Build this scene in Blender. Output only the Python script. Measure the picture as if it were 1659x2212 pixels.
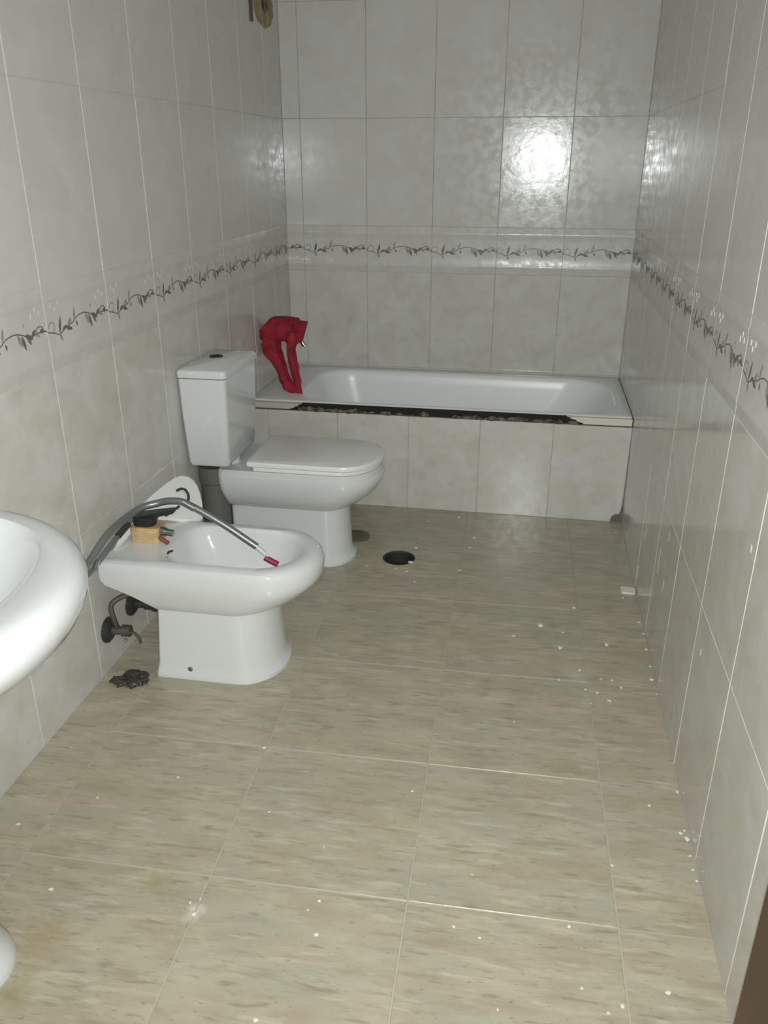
import bpy, bmesh, math, random
from mathutils import Vector, Matrix, noise as mnoise

for o in list(bpy.data.objects): bpy.data.objects.remove(o)
scene = bpy.context.scene
COL = scene.collection
random.seed(7)

# ------------------------------------------------------------------ camera
IMG_W, IMG_H = 1659, 2212
F_PX = 1778.03
YAW, PITCH, ROLL = -0.1735, -0.4044, -0.0008
EYE = Vector((0, 0, 1.5))
fwd = Vector((math.sin(YAW)*math.cos(PITCH), math.cos(YAW)*math.cos(PITCH), math.sin(PITCH)))
rgt0 = Vector((math.cos(YAW), -math.sin(YAW), 0))
dwn0 = -rgt0.cross(fwd)
rgt = rgt0*math.cos(ROLL) + dwn0*math.sin(ROLL)
dwn = -rgt0*math.sin(ROLL) + dwn0*math.cos(ROLL)
cam_d = bpy.data.cameras.new('camera')
cam_d.sensor_fit = 'VERTICAL'; cam_d.sensor_height = 36.0
cam_d.lens = F_PX/IMG_H*36.0
cam_d.clip_start = 0.02
cam = bpy.data.objects.new('camera', cam_d); COL.objects.link(cam)
CAM_M = Matrix(((rgt.x, -dwn.x, -fwd.x, EYE.x), (rgt.y, -dwn.y, -fwd.y, EYE.y), (rgt.z, -dwn.z, -fwd.z, EYE.z), (0, 0, 0, 1)))
cam.matrix_world = CAM_M
scene.camera = cam

# ------------------------------------------------------------------ light: the phone's flash and the dim hall behind the door
world = bpy.data.worlds.new('hall'); scene.world = world; world.use_nodes = True
bgn = world.node_tree.nodes['Background']
bgn.inputs[0].default_value = (.985, 1.0, .965, 1); bgn.inputs[1].default_value = 0.35
fl_d = bpy.data.lights.new('phone_flash', 'SPOT'); fl_d.energy = 186; fl_d.shadow_soft_size = 0.012
fl_d.spot_size = math.radians(140); fl_d.spot_blend = 1.0; fl_d.color = (.965, 1.0, .98)
fl = bpy.data.objects.new('phone_flash', fl_d); COL.objects.link(fl)
fl.matrix_world = Matrix.Translation(rgt*0.012 - dwn*0.004) @ CAM_M
po_d = bpy.data.lights.new('doorway_portal', 'AREA'); po_d.shape = 'RECTANGLE'; po_d.size = 0.84; po_d.size_y = 2.05
po_d.cycles.is_portal = True
po = bpy.data.objects.new('doorway_portal', po_d); COL.objects.link(po)
po.location = (0, 0.09, 1.025); po.rotation_euler = (math.radians(90), 0, 0)
vs = scene.view_settings
vs.view_transform = 'Standard'; vs.look = 'None'; vs.gamma = 1.0; vs.use_curve_mapping = False
vs.exposure = 0.0

# ------------------------------------------------------------------ helpers
XL, XR, YB, YT, YN, ZC = -1.248, 0.465, 4.256, 3.521, 0.22, 2.5

def ray(x, y):
    return rgt*(x-IMG_W/2) + dwn*(y-IMG_H/2) + fwd*F_PX
def onz(x, y, z=0.0):
    r = ray(x, y); return EYE + r*((z-EYE.z)/r.z)
def onx(x, y, X):
    r = ray(x, y); return EYE + r*(X/r.x)
def ony(x, y, Y):
    r = ray(x, y); return EYE + r*(Y/r.y)
def onplane(x, y, p0, n):
    r = ray(x, y); return EYE + r*((p0-EYE).dot(n)/r.dot(n))

def empty(name, loc):
    o = bpy.data.objects.new(name, None); o.empty_display_size = .05; o.location = loc
    COL.objects.link(o); return o
def tag(o, label=None, cat=None, group=None, kind=None):
    if label: o['label'] = label
    if cat: o['category'] = cat
    if group: o['group'] = group
    if kind: o['kind'] = kind
    return o
def make_mesh(name, verts, faces, smooth=True, ang=40):
    me = bpy.data.meshes.new(name)
    me.from_pydata([tuple(v) for v in verts], [], faces); me.validate(); 
    bm = bmesh.new(); bm.from_mesh(me); bmesh.ops.recalc_face_normals(bm, faces=bm.faces); bm.to_mesh(me); bm.free()
    if smooth:
        me.shade_smooth(); me.set_sharp_from_angle(angle=math.radians(ang))
    return me
def obj(name, me, mat=None, parent=None):
    """links a mesh given in world coordinates; under a parent it keeps its place"""
    o = bpy.data.objects.new(name, me); COL.objects.link(o)
    if mat and not me.materials: me.materials.append(mat)
    if parent:
        o.parent = parent
        root = parent
        loc = Vector((0, 0, 0))
        while root: loc += root.location; root = root.parent
        o.location = -loc
    return o
def build(name, vf, mat, parent=None, smooth=True, ang=40):
    return obj(name, make_mesh(name, vf[0], vf[1], smooth, ang), mat, parent)
def top(o_name, vf, mat, label, cat, group=None, smooth=True, ang=40):
    """one-mesh thing: origin moved to its base"""
    vs_ = [Vector(v) for v in vf[0]]
    c = Vector((sum(v.x for v in vs_)/len(vs_), sum(v.y for v in vs_)/len(vs_), min(v.z for v in vs_)))
    o = obj(o_name, make_mesh(o_name, [v-c for v in vs_], vf[1], smooth, ang), mat)
    o.location = c; tag(o, label, cat, group); return o
def join(*vfs):
    V, Fc = [], []
    for v, f in vfs:
        b = len(V); V += [Vector(p) for p in v]; Fc += [tuple(i+b for i in q) for q in f]
    return V, Fc
def loft(rings, cap0=True, cap1=True, closed=False):
    n = len(rings[0]); V = [p for r in rings for p in r]; Fc = []
    m = len(rings)
    for i in range(m if closed else m-1):
        a, b = i*n, ((i+1) % m)*n
        for j in range(n):
            k = (j+1) % n; Fc.append((a+j, a+k, b+k, b+j))
    if not closed:
        if cap0: Fc.append(tuple(range(n))[::-1])
        if cap1: Fc.append(tuple(range((m-1)*n, m*n)))
    return V, Fc
def rrect(x0, x1, y0, y1, z, r0, r1, M=10):
    """rounded outline, radius r0 at the x0 end (rear), r1 (number or (rx, ry)) at the x1 end (front)"""
    a = r0 if isinstance(r0, tuple) else (r0, r0); b = r1 if isinstance(r1, tuple) else (r1, r1)
    h = (y1-y0)/2
    a = (a[0], min(a[1], h)); b = (b[0], min(b[1], h))
    P = []
    def arc(cx, cy, rx, ry, t0):
        for i in range(M+1):
            t = t0+math.pi/2*i/M; P.append(Vector((cx+rx*math.cos(t), cy+ry*math.sin(t), z)))
    arc(x1-b[0], y0+b[1], b[0], b[1], -math.pi/2)
    arc(x1-b[0], y1-b[1], b[0], b[1], 0)
    arc(x0+a[0], y1-a[1], a[0], a[1], math.pi/2)
    arc(x0+a[0], y0+a[1], a[0], a[1], math.pi)
    return P
def box(x0, x1, y0, y1, z0, z1, bev=0.0):
    bm = bmesh.new(); bmesh.ops.create_cube(bm, size=1)
    for v in bm.verts:
        v.co = Vector(((x0+x1)/2+v.co.x*(x1-x0), (y0+y1)/2+v.co.y*(y1-y0), (z0+z1)/2+v.co.z*(z1-z0)))
    if bev: bmesh.ops.bevel(bm, geom=list(bm.edges), offset=bev, segments=2, profile=.5, affect='EDGES')
    bm.verts.index_update()
    vf = [v.co.copy() for v in bm.verts], [tuple(v.index for v in f.verts) for f in bm.faces]
    bm.free(); return vf
def smooth_path(pts, n=6):
    pts = [Vector(p) for p in pts]; P = [pts[0]*2-pts[1]]+pts+[pts[-1]*2-pts[-2]]; out = []
    for i in range(1, len(P)-2):
        p0, p1, p2, p3 = P[i-1:i+3]
        for k in range(n):
            t = k/n
            out.append(.5*((2*p1)+(p2-p0)*t+(2*p0-5*p1+4*p2-p3)*t*t+(3*p1-p0-3*p2+p3)*t**3))
    out.append(pts[-1]); return out
def tube(path, rad, seg=12, caps=True):
    path = [Vector(p) for p in path]; rings = []
    t = (path[1]-path[0]).normalized()
    u = t.cross(Vector((0, 0, 1)) if abs(t.z) < .9 else Vector((1, 0, 0))).normalized()
    for i, p in enumerate(path):
        t = (path[min(i+1, len(path)-1)]-path[max(i-1, 0)]).normalized()
        u = (u-t*u.dot(t)).normalized(); w = t.cross(u)
        r = rad(i/(len(path)-1)) if callable(rad) else rad
        rings.append([p+u*r*math.cos(2*math.pi*k/seg)+w*r*math.sin(2*math.pi*k/seg) for k in range(seg)])
    return loft(rings, caps, caps)
def lathe(c, axis, prof, seg=24, cap0=True, cap1=True):
    """prof: list of (distance along axis, radius)"""
    c = Vector(c); t = Vector(axis).normalized()
    u = t.cross(Vector((0, 0, 1)) if abs(t.z) < .9 else Vector((1, 0, 0))).normalized(); w = t.cross(u)
    return loft([[c+t*d+u*r*math.cos(2*math.pi*k/seg)+w*r*math.sin(2*math.pi*k/seg) for k in range(seg)] for d, r in prof], cap0, cap1)
def rock(c, sx, sy, sz, sub=1, amp=.35, seed=0):
    bm = bmesh.new(); bmesh.ops.create_icosphere(bm, subdivisions=sub, radius=1)
    for v in bm.verts:
        k = 1+amp*mnoise.noise(v.co*1.7+Vector((seed*3.1, seed*1.3, seed*.7)))*1.6
        v.co = Vector((c[0]+v.co.x*sx*k, c[1]+v.co.y*sy*k, c[2]+v.co.z*sz*k))
    bm.verts.index_update()
    vf = [v.co.copy() for v in bm.verts], [tuple(v.index for v in f.verts) for f in bm.faces]
    bm.free(); return vf

# ------------------------------------------------------------------ materials
def new_mat(name):
    m = bpy.data.materials.new(name); m.use_nodes = True
    nt = m.node_tree; b = nt.nodes['Principled BSDF']; return m, nt, b
def simple(name, col, rough=.4, metal=0.0, spec=.5, coat=0, bump=None, var=None):
    m, nt, b = new_mat(name)
    b.inputs['Base Color'].default_value = (*col, 1); b.inputs['Roughness'].default_value = rough
    b.inputs['Metallic'].default_value = metal; b.inputs['Specular IOR Level'].default_value = spec
    if coat: b.inputs['Coat Weight'].default_value = coat; b.inputs['Coat Roughness'].default_value = .04
    if bump or var:
        tc = nt.nodes.new('ShaderNodeTexCoord'); n = nt.nodes.new('ShaderNodeTexNoise')
        n.inputs['Scale'].default_value = (bump or var)[0]; n.inputs['Detail'].default_value = 4
        nt.links.new(tc.outputs['Object'], n.inputs['Vector'])
        if bump:
            bp = nt.nodes.new('ShaderNodeBump'); bp.inputs['Strength'].default_value = bump[1]; bp.inputs['Distance'].default_value = bump[2]
            nt.links.new(n.outputs['Fac'], bp.inputs['Height']); nt.links.new(bp.outputs['Normal'], b.inputs['Normal'])
        if var:
            rp = nt.nodes.new('ShaderNodeValToRGB'); rp.color_ramp.elements[0].color = (*var[1], 1); rp.color_ramp.elements[1].color = (*col, 1)
            rp.color_ramp.elements[0].position = .38; rp.color_ramp.elements[1].position = .62
            nt.links.new(n.outputs['Fac'], rp.inputs['Fac']); nt.links.new(rp.outputs['Color'], b.inputs['Base Color'])
    return m
def tile_coords(nt):
    """object coordinates shifted by a random amount for each tile"""
    tc = nt.nodes.new('ShaderNodeTexCoord'); oi = nt.nodes.new('ShaderNodeObjectInfo')
    mu = nt.nodes.new('ShaderNodeVectorMath'); mu.operation = 'SCALE'; mu.inputs[0].default_value = (37, 53, 71)
    nt.links.new(oi.outputs['Random'], mu.inputs['Scale'])
    ad = nt.nodes.new('ShaderNodeVectorMath'); ad.operation = 'ADD'
    nt.links.new(tc.outputs['Object'], ad.inputs[0]); nt.links.new(mu.outputs[0], ad.inputs[1])
    return ad.outputs[0], oi
def ramp(nt, src, stops):
    r = nt.nodes.new('ShaderNodeValToRGB'); e = r.color_ramp.elements
    while len(e) < len(stops): e.new(.5)
    for el, (p, c) in zip(e, stops): el.position = p; el.color = (*c, 1) if len(c) == 3 else c
    nt.links.new(src, r.inputs['Fac']); return r.outputs['Color']
def noise_node(nt, vec, scale, detail=4, rough=.55, dist=0):
    n = nt.nodes.new('ShaderNodeTexNoise'); n.inputs['Scale'].default_value = scale; n.inputs['Detail'].default_value = detail
    n.inputs['Roughness'].default_value = rough; n.inputs['Distortion'].default_value = dist
    nt.links.new(vec, n.inputs['Vector']); return n.outputs['Fac']
def mixc(nt, fac, a, b, mode='MIX'):
    m = nt.nodes.new('ShaderNodeMix'); m.data_type = 'RGBA'; m.blend_type = mode
    for s, v in ((m.inputs[0], fac), (m.inputs[6], a), (m.inputs[7], b)):
        if isinstance(v, (int, float)): s.default_value = v
        elif isinstance(v, tuple): s.default_value = (*v, 1)
        else: nt.links.new(v, s)
    return m.outputs[2]
def wall_tile_mat(name, pale, cream, dark, amount, rough=.2):
    m, nt, b = new_mat(name); v, oi = tile_coords(nt)
    n1 = noise_node(nt, v, 7, 5, .6, .6)
    base = ramp(nt, n1, [(.36, cream), (.62, pale)])
    n2 = noise_node(nt, v, 16, 5, .65)
    c = mixc(nt, ramp(nt, n2, [(.5, (0, 0, 0)), (.72, (amount,)*3)]), base, dark)
    nt.links.new(c, b.inputs['Base Color'])
    n3 = noise_node(nt, v, 26, 3, .5)
    rr = ramp(nt, n3, [(.4, (rough*.72,)*3), (.6, (rough*1.25,)*3)])
    nt.links.new(rr, b.inputs['Roughness'])
    b.inputs['Specular IOR Level'].default_value = .42
    bp = nt.nodes.new('ShaderNodeBump'); bp.inputs['Strength'].default_value = .45; bp.inputs['Distance'].default_value = .0011
    nt.links.new(noise_node(nt, v, 24, 3, .55), bp.inputs['Height']); nt.links.new(bp.outputs['Normal'], b.inputs['Normal'])
    return m
M_UP = wall_tile_mat('glazed_tile_plain', (.615, .61, .59), (.58, .57, .54), (.53, .52, .475), .25, .185)
M_LOW = wall_tile_mat('glazed_tile_marbled', (.615, .61, .58), (.555, .54, .48), (.47, .45, .39), .45, .135)
M_BORD = wall_tile_mat('glazed_tile_border', (.60, .595, .57), (.56, .55, .515), (.50, .485, .445), .3, .27)
M_GROUT = simple('pale_grout', (.62, .61, .565), .8)
M_GROUTD = simple('grey_grout', (.50, .49, .44), .85, var=(14, (.34, .325, .28)))
M_FGROUT = simple('sandy_grout', (.44, .40, .32), .9)
M_LEAF = simple('leaf_ink_dark', (.13, .125, .112), .35)
M_LEAF2 = simple('leaf_ink_soft', (.30, .29, .265), .35)
M_LINE = simple('line_ink', (.36, .355, .335), .35)
M_PLASTER = simple('ceiling_paint', (.84, .84, .82), .9)
M_CERAMIC = simple('white_porcelain', (.665, .68, .675), .09, spec=.55)
M_SINK = simple('basin_porcelain', (.59, .605, .60), .09, spec=.55)
M_ENAMEL = simple('white_enamel', (.81, .83, .83), .3)
M_SEAT = simple('white_plastic', (.78, .785, .77), .3)
M_TRIM = simple('white_trim', (.68, .66, .58), .5)
M_TRIM2 = simple('cream_trim', (.52, .5, .41), .6)
M_MORTAR = simple('mortar', (.20, .175, .135), .95, var=(38, (.05, .042, .032)))
M_DARK = simple('recess_black', (.018, .016, .012), .9)  # near-black for recesses; in the trim gap it stands in for shade
M_BLACK = simple('black_plastic', (.02, .022, .022), .35)
M_STEEL = simple('dull_steel', (.36, .37, .36), .35, metal=1.0)
M_HOSE = simple('braided_hose', (.25, .265, .262), .38, metal=.7, bump=(420, .5, .001))
M_HOSEC = simple('clear_hose', (.6, .61, .6), .25)
M_CHROME = simple('chrome', (.6, .61, .6), .12, metal=1.0)
M_TAPE = simple('masking_tape', (.60, .43, .23), .6, var=(30, (.47, .30, .15)))
M_RUST = simple('rusty_rubber', (.22, .075, .045), .6)
M_RED = simple('red_cloth', (.34, .012, .03), .75, var=(22, (.20, .006, .016)))
M_REDP = simple('red_tip', (.28, .015, .05), .5)
M_VALVE = simple('tarnished_valve', (.05, .052, .05), .45, metal=.35)
M_PIPE = simple('tarnished_pipe', (.11, .098, .075), .45, metal=.4)
M_HAIR = simple('dark_debris', (.05, .04, .033), .45)
M_WOOD = simple('brown_door_wood', (.10, .042, .018), .45, var=(6, (.065, .028, .012)))
M_CRUMB = simple('plaster_white', (.72, .70, .62), .9)
M_RUN = simple('dried_plaster', (.70, .68, .60), .8)
M_PATCH = simple('tan_filler', (.40, .32, .21), .9, var=(20, (.27, .2, .11)))
M_SHADE = simple('shade_grey', (.13, .13, .115), .55)  # dark grey in place of shade, behind the toilet and in the broken corner
M_COVER = simple('drain_cover_metal', (.145, .14, .105), .45, metal=.3)

def floor_mat():
    m, nt, b = new_mat('travertine_floor_tile'); v, oi = tile_coords(nt)
    def mapped(sx, sy):
        mp = nt.nodes.new('ShaderNodeMapping'); mp.inputs['Scale'].default_value = (sx, sy, 1)
        nt.links.new(v, mp.inputs['Vector']); return mp.outputs[0]
    vs1 = mapped(1.0, 2.6); vs2 = mapped(1, 5.5); vs3 = mapped(1, 3.0)
    def off(src, d):
        a = nt.nodes.new('ShaderNodeVectorMath'); a.operation = 'ADD'; a.inputs[1].default_value = (d, d*.7, 0); nt.links.new(src, a.inputs[0]); return a.outputs[0]
    c = ramp(nt, noise_node(nt, vs1, 5.0, 6, .62, .2), [(.32, (.365, .315, .228)), (.5, (.415, .365, .272)), (.68, (.475, .425, .328))])
    c = mixc(nt, ramp(nt, noise_node(nt, off(vs1, 9), 4.2, 3, .5), [(.46, (0, 0, 0)), (.64, (.7,)*3)]), c, (.372, .368, .288))
    c = mixc(nt, ramp(nt, noise_node(nt, vs2, 9, 3, .6), [(.52, (0, 0, 0)), (.70, (.55,)*3)]), c, (.285, .24, .17))
    c = mixc(nt, ramp(nt, noise_node(nt, off(vs2, 4), 13, 2, .5), [(.615, (0, 0, 0)), (.69, (.5,)*3)]), c, (.235, .2, .142))
    c = mixc(nt, ramp(nt, noise_node(nt, off(vs2, 21), 9, 3, .6), [(.56, (0, 0, 0)), (.68, (.55,)*3)]), c, (.54, .49, .385))
    c = mixc(nt, ramp(nt, noise_node(nt, vs3, 55, 2, .5), [(.66, (0, 0, 0)), (.74, (.55,)*3)]), c, (.2, .17, .12))
    # stains and dust that lie on the floor, each with a place of its own
    geo = nt.nodes.new('ShaderNodeNewGeometry')
    def blot(px, rad, col, amt, c, squash=1.0):
        p = onz(*px)
        sb = nt.nodes.new('ShaderNodeVectorMath'); sb.operation = 'SUBTRACT'; sb.inputs[1].default_value = tuple(p)
        nt.links.new(geo.outputs['Position'], sb.inputs[0])
        sc = nt.nodes.new('ShaderNodeVectorMath'); sc.operation = 'MULTIPLY'; sc.inputs[1].default_value = (1/rad, squash/rad, 0)
        nt.links.new(sb.outputs[0], sc.inputs[0])
        ln = nt.nodes.new('ShaderNodeVectorMath'); ln.operation = 'LENGTH'; nt.links.new(sc.outputs[0], ln.inputs[0])
        ns = noise_node(nt, geo.outputs['Position'], 26, 5, .7)
        ma = nt.nodes.new('ShaderNodeMath'); ma.operation = 'MULTIPLY_ADD'; ma.inputs[1].default_value = 2.4
        nt.links.new(ns, ma.inputs[0]); nt.links.new(ln.outputs['Value'], ma.inputs[2])
        return mixc(nt, ramp(nt, ma.outputs[0], [(.0, (0, 0, 0)), (1.0, (0, 0, 0))]) if False else map_fac(ma.outputs[0], amt), c, col)
    def map_fac(src, amt):
        mr = nt.nodes.new('ShaderNodeMapRange'); mr.inputs['From Min'].default_value = 1.1; mr.inputs['From Max'].default_value = 2.15
        mr.inputs['To Min'].default_value = amt; mr.inputs['To Max'].default_value = 0
        nt.links.new(src, mr.inputs['Value']); return mr.outputs[0]
    c = blot((345, 1905), .055, (.30, .24, .09), .55, c)
    c = blot((100, 2030), .09, (.34, .26, .12), .5, c)
    c = blot((20, 2150), .06, (.26, .22, .07), .6, c)
    c = blot((215, 1440), .07, (.26, .185, .085), .6, c)
    c = blot((265, 1650), .06, (.31, .25, .13), .4, c)
    c = blot((1245, 1455), .09, (.58, .56, .47), .42, c, 1.6)
    c = blot((1290, 1510), .08, (.58, .56, .47), .38, c, 1.6)
    c = blot((865, 1225), .10, (.48, .46, .37), .3, c)
    c = blot((420, 1970), .03, (.7, .68, .6), .8, c)
    nt.links.new(c, b.inputs['Base Color'])
    b.inputs['Roughness'].default_value = .27; b.inputs['Specular IOR Level'].default_value = .5
    bp = nt.nodes.new('ShaderNodeBump'); bp.inputs['Strength'].default_value = .25; bp.inputs['Distance'].default_value = .0015
    nt.links.new(noise_node(nt, vs1, 30, 4, .6), bp.inputs['Height']); nt.links.new(bp.outputs['Normal'], b.inputs['Normal'])
    return m
M_FLOOR = floor_mat()

# ------------------------------------------------------------------ room shell and its tiles
def structure(name, vf, mat, label, cat):
    o = build(name, vf, mat, None, smooth=False); tag(o, label, cat, kind='structure'); return o
G = .0013     # joints lie this far behind the tile faces
T = .12
wall_left = structure('wall_left', box(XL-T, XL-G, YN-.1, YB+T, -.1, ZC+.05), M_GROUT, 'grey-white tiled wall behind the basin, bidet and toilet', 'wall')
wall_right = structure('wall_right', box(XR+G, XR+T, YN-.1, YB+T, -.1, ZC+.05), M_GROUT, 'grey-white tiled wall with nothing standing against it', 'wall')
wall_back = structure('wall_back', box(XL-T, XR+T, YB+G, YB+T, -.1, ZC+.05), M_GROUTD, 'grey-white tiled wall along the far side of the bathtub', 'wall')
ceiling = structure('ceiling', box(XL-T, XR+T, YN-.1, YB+T, ZC, ZC+.1), M_PLASTER, 'plain white painted ceiling', 'ceiling')
wall_near = structure('wall_near', join(box(XL-T, -.42, YN-.12, YN, 0, ZC), box(-.42, .42, YN-.12, YN, 2.05, ZC), box(.42, XR+T, YN-.12, YN, 0, ZC)), M_PLASTER,
                      'painted wall with the open doorway', 'wall')

def plate(w, h, d=.007, bev=.0012):
    """a tile lying in its own xy plane, face at z=0, edges eased"""
    a, b = w/2, h/2
    V = [(-a, -b, -d), (a, -b, -d), (a, b, -d), (-a, b, -d), (-a, -b, -bev), (a, -b, -bev), (a, b, -bev), (-a, b, -bev),
         (-a+bev, -b+bev, 0), (a-bev, -b+bev, 0), (a-bev, b-bev, 0), (-a+bev, b-bev, 0)]
    Fc = [(3, 2, 1, 0), (8, 9, 10, 11)]
    for i in range(4):
        j = (i+1) % 4; Fc += [(i, j, j+4, i+4), (i+4, j+4, j+8, i+8)]
    return V, Fc
MESHES = {}
def tile_mesh(w, h, mat, kind='tile'):
    key = (round(w, 4), round(h, 4), mat.name)
    if key not in MESHES:
        if kind == 'border':
            prof = [(-.5, -.0012), (-.485, 0), (-.40, 0), (-.385, .0012), (-.35, .0018), (-.315, .0012), (-.30, .0003), (-.1, 0), (.2, 0), (.30, .0003), (.315, .0012), (.35, .0018), (.385, .0012), (.40, 0), (.485, 0), (.5, -.0012)]
            V, Fc = [], []
            for v, z in prof: V += [(-w/2, v*h, z), (w/2, v*h, z)]
            for i in range(len(prof)-1): Fc.append((2*i, 2*i+1, 2*i+3, 2*i+2))
            n = len(V); V += [(-w/2, -h/2, -.007), (w/2, -h/2, -.007), (w/2, h/2, -.007), (-w/2, h/2, -.007)]
            Fc += [(n+3, n+2, n+1, n), (n, n+1, 1, 0), (n+2, n+3, n-2, n-1), (n, *range(0, n, 2), n+3)[::-1] if False else tuple([n]+list(range(0, n, 2))+[n+3]), tuple([n+1]+list(range(1, n, 2))+[n+2])]
            me = make_mesh('border_tile', V, Fc, True, 35)
        else:
            V, Fc = plate(w, h); me = make_mesh('tile', V, Fc, False)
        me.materials.append(mat); MESHES[key] = me
    return MESHES[key]

# leaf motif of the border, printed in slight relief
def motif_mesh(w, u0=0.0, u1=1.0):
    V, Fc, MI = [], [], []
    W = .333
    def poly(pts, mi):
        if any(not (u0*W-.0005 <= p[0] <= u1*W+.0005) for p in pts): return
        b = len(V); z = .0004+.00005*(len(Fc) % 9)
        V.extend([(p[0]-(u0+u1)/2*W, p[1]*1.2-.004, z) for p in pts]); Fc.append(tuple(range(b, b+len(pts)))); MI.append(mi)
    def leaf(u, v, ang, ln, wd, mi=0):
        a = math.radians(ang); c, s = math.cos(a), math.sin(a); pts = []
        for t, k in ((0, 0), (.2, .6), (.45, 1), (.75, .7), (1, 0), (.75, -.7), (.45, -1), (.2, -.6)):
            x, y = t*ln, k*wd/2; pts.append((u*W+x*c-y*s, v+x*s+y*c))
        poly(pts, mi)
    def stem(pts, wd, mi=0):
        P = smooth_path([(u*W, v, 0) for u, v in pts], 5)
        for a, b in zip(P, P[1:]):
            d = (b-a); n = Vector((-d.y, d.x, 0)).normalized()*wd/2
            poly([a-n, b-n, b+n, a+n], mi)
    stem([(.01, .004), (.05, .016), (.10, .014), (.11, .002), (.08, -.004)], .0028, 1)
    stem([(.0, -.002), (.10, -.008), (.17, -.014), (.27, -.004), (.38, .002), (.46, .012), (.57, .016), (.67, .010), (.76, .0), (.86, .004), (1.0, .002)], .0026, 0)
    leaf(.17, -.014, 72, .042, .011, 0); leaf(.17, -.012, -60, .022, .010, 1); leaf(.215, -.008, 20, .026, .009, 0)
    leaf(.27, -.004, -12, .036, .010, 0); leaf(.30, .0, 30, .028, .009, 1); leaf(.41, .006, 70, .032, .010, 1)
    leaf(.445, .004, -80, .014, .008, 0); leaf(.36, .0, 95, .016, .006, 1)
    leaf(.60, .014, -58, .034, .014, 1); leaf(.655, .010, -70, .036, .012, 0); leaf(.69, .008, -18, .040, .012, 0); leaf(.72, .004, -48, .026, .010, 0)
    leaf(.70, .024, 90, .008, .005, 1); leaf(.78, .002, 24, .026, .009, 0); leaf(.83, .004, -20, .024, .008, 1)
    stem([(.84, .002), (.87, .014), (.92, .016), (.955, .008), (.93, .0)], .0026, 0); leaf(.90, .006, 0, .020, .010, 0)
    me = bpy.data.meshes.new('leaf_motif'); me.from_pydata(V, [], Fc); me.polygons.foreach_set('material_index', MI)
    me.materials.append(M_LEAF); me.materials.append(M_LEAF2); return me
def bead_mesh():
    vf = join(*[rock((u, v, .0004), .0035, .008, .0022, 1, .1, i) for i, (u, v) in enumerate([(-.135, .058), (-.118, .047), (-.098, .062), (.105, .046), (.125, .060), (.142, .050)])])
    me = make_mesh('embossed_beads', *vf); me.materials.append(M_BORD); return me
BEADS = bead_mesh()

def frame(right, up, nrm, p):
    return Matrix(((right.x, up.x, nrm.x, p.x), (right.y, up.y, nrm.y, p.y), (right.z, up.z, nrm.z, p.z), (0, 0, 0, 1)))
X_, Y_, Z_ = Vector((1, 0, 0)), Vector((0, 1, 0)), Vector((0, 0, 1))
ROWS = [(.0, .492, 'low'), (.492, .977, 'low'), (.977, 1.197, 'border'), (1.197, 1.682, 'up'), (1.682, 2.167, 'up'), (2.167, ZC, 'up')]
J = .0040
MOT = {}
def tile_wall(parent, origin, right, nrm, joints, rows, tilt, joint=J, zmin=0):
    """joints: distances along 'right' from origin"""
    full = .333-joint
    for (z0, z1, kind) in rows:
        for a, b in zip(joints, joints[1:]):
            w, h = b-a-joint, z1-z0-.0011
            if w < .01: continue
            mat = {'low': M_LOW, 'up': M_UP, 'border': M_BORD}[kind]
            me = tile_mesh(w, h, mat, kind)
            p = origin+right*((a+b)/2)+Z_*((z0+z1)/2)
            o = bpy.data.objects.new('border_tile' if kind == 'border' else 'tile', me); COL.objects.link(o)
            o.parent = parent
            tx, ty = tilt((a+b)/2, (z0+z1)/2)
            o.matrix_local = frame(right, Z_, nrm, p+nrm*(abs(math.sin(ty))*w/2*.8+max(0, abs(math.sin(tx))-.003)*h/2)) @ Matrix.Rotation(tx, 4, 'X') @ Matrix.Rotation(ty, 4, 'Y')
            if kind == 'border':
                first, last = a == joints[0] and w < .3, b == joints[-1] and w < .3
                u0, u1 = (1-(b-a)/.333, 1) if first else (0, (b-a)/.333) if last else (0, 1)
                key = (round(u0, 3), round(u1, 3))
                if key not in MOT: MOT[key] = motif_mesh(w, u0, u1)
                q = bpy.data.objects.new('leaf_motif', MOT[key]); COL.objects.link(q); q.parent = o
                if u1-u0 > .95:
                    q2 = bpy.data.objects.new('embossed_bead', BEADS); COL.objects.link(q2); q2.parent = o; q2['kind'] = 'stuff'
rt = random.Random(3)
def small_tilt(u, z):
    return math.radians(rt.uniform(-.12, .12)), math.radians(rt.uniform(-.12, .12))
# left wall: right hand is +Y
jl = [YN]+[1.655-.335*4+.335*k for k in range(0, 12)]+[YB]
jl = [j for j in jl if YN <= j <= YB]
tile_wall(wall_left, Vector((XL, 0, 0)), Y_, X_, jl, ROWS, small_tilt)
# right wall: right hand is -Y
jr = [-YB]+[-(1.885+.34*k) for k in range(6, -6, -1)]+[-YN]
jr = sorted(j for j in jr if -YB <= j <= -YN)
tile_wall(wall_right, Vector((XR, 0, 0)), -Y_, -X_, jr, ROWS, small_tilt)
# back wall
jb = [XL, -1.160, -.834, -.506, -.185, .135, XR]
def back_tilt(u, z):
    if z > 1.7: return (math.radians(-.35), 0.0)
    if 1.197 < z < 1.7:
        if -.185 < u < .135: return (math.radians(.0), 0.0)
        if u > .135: return (math.radians(.05), math.radians(.7))
        if -.506 < u < -.185: return (math.radians(.05), math.radians(-.7))
    return small_tilt(u, z)
tile_wall(wall_back, Vector((0, YB, 0)), X_, -Y_, jb, [r for r in ROWS if r[1] > .45], back_tilt, .0024)

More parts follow.
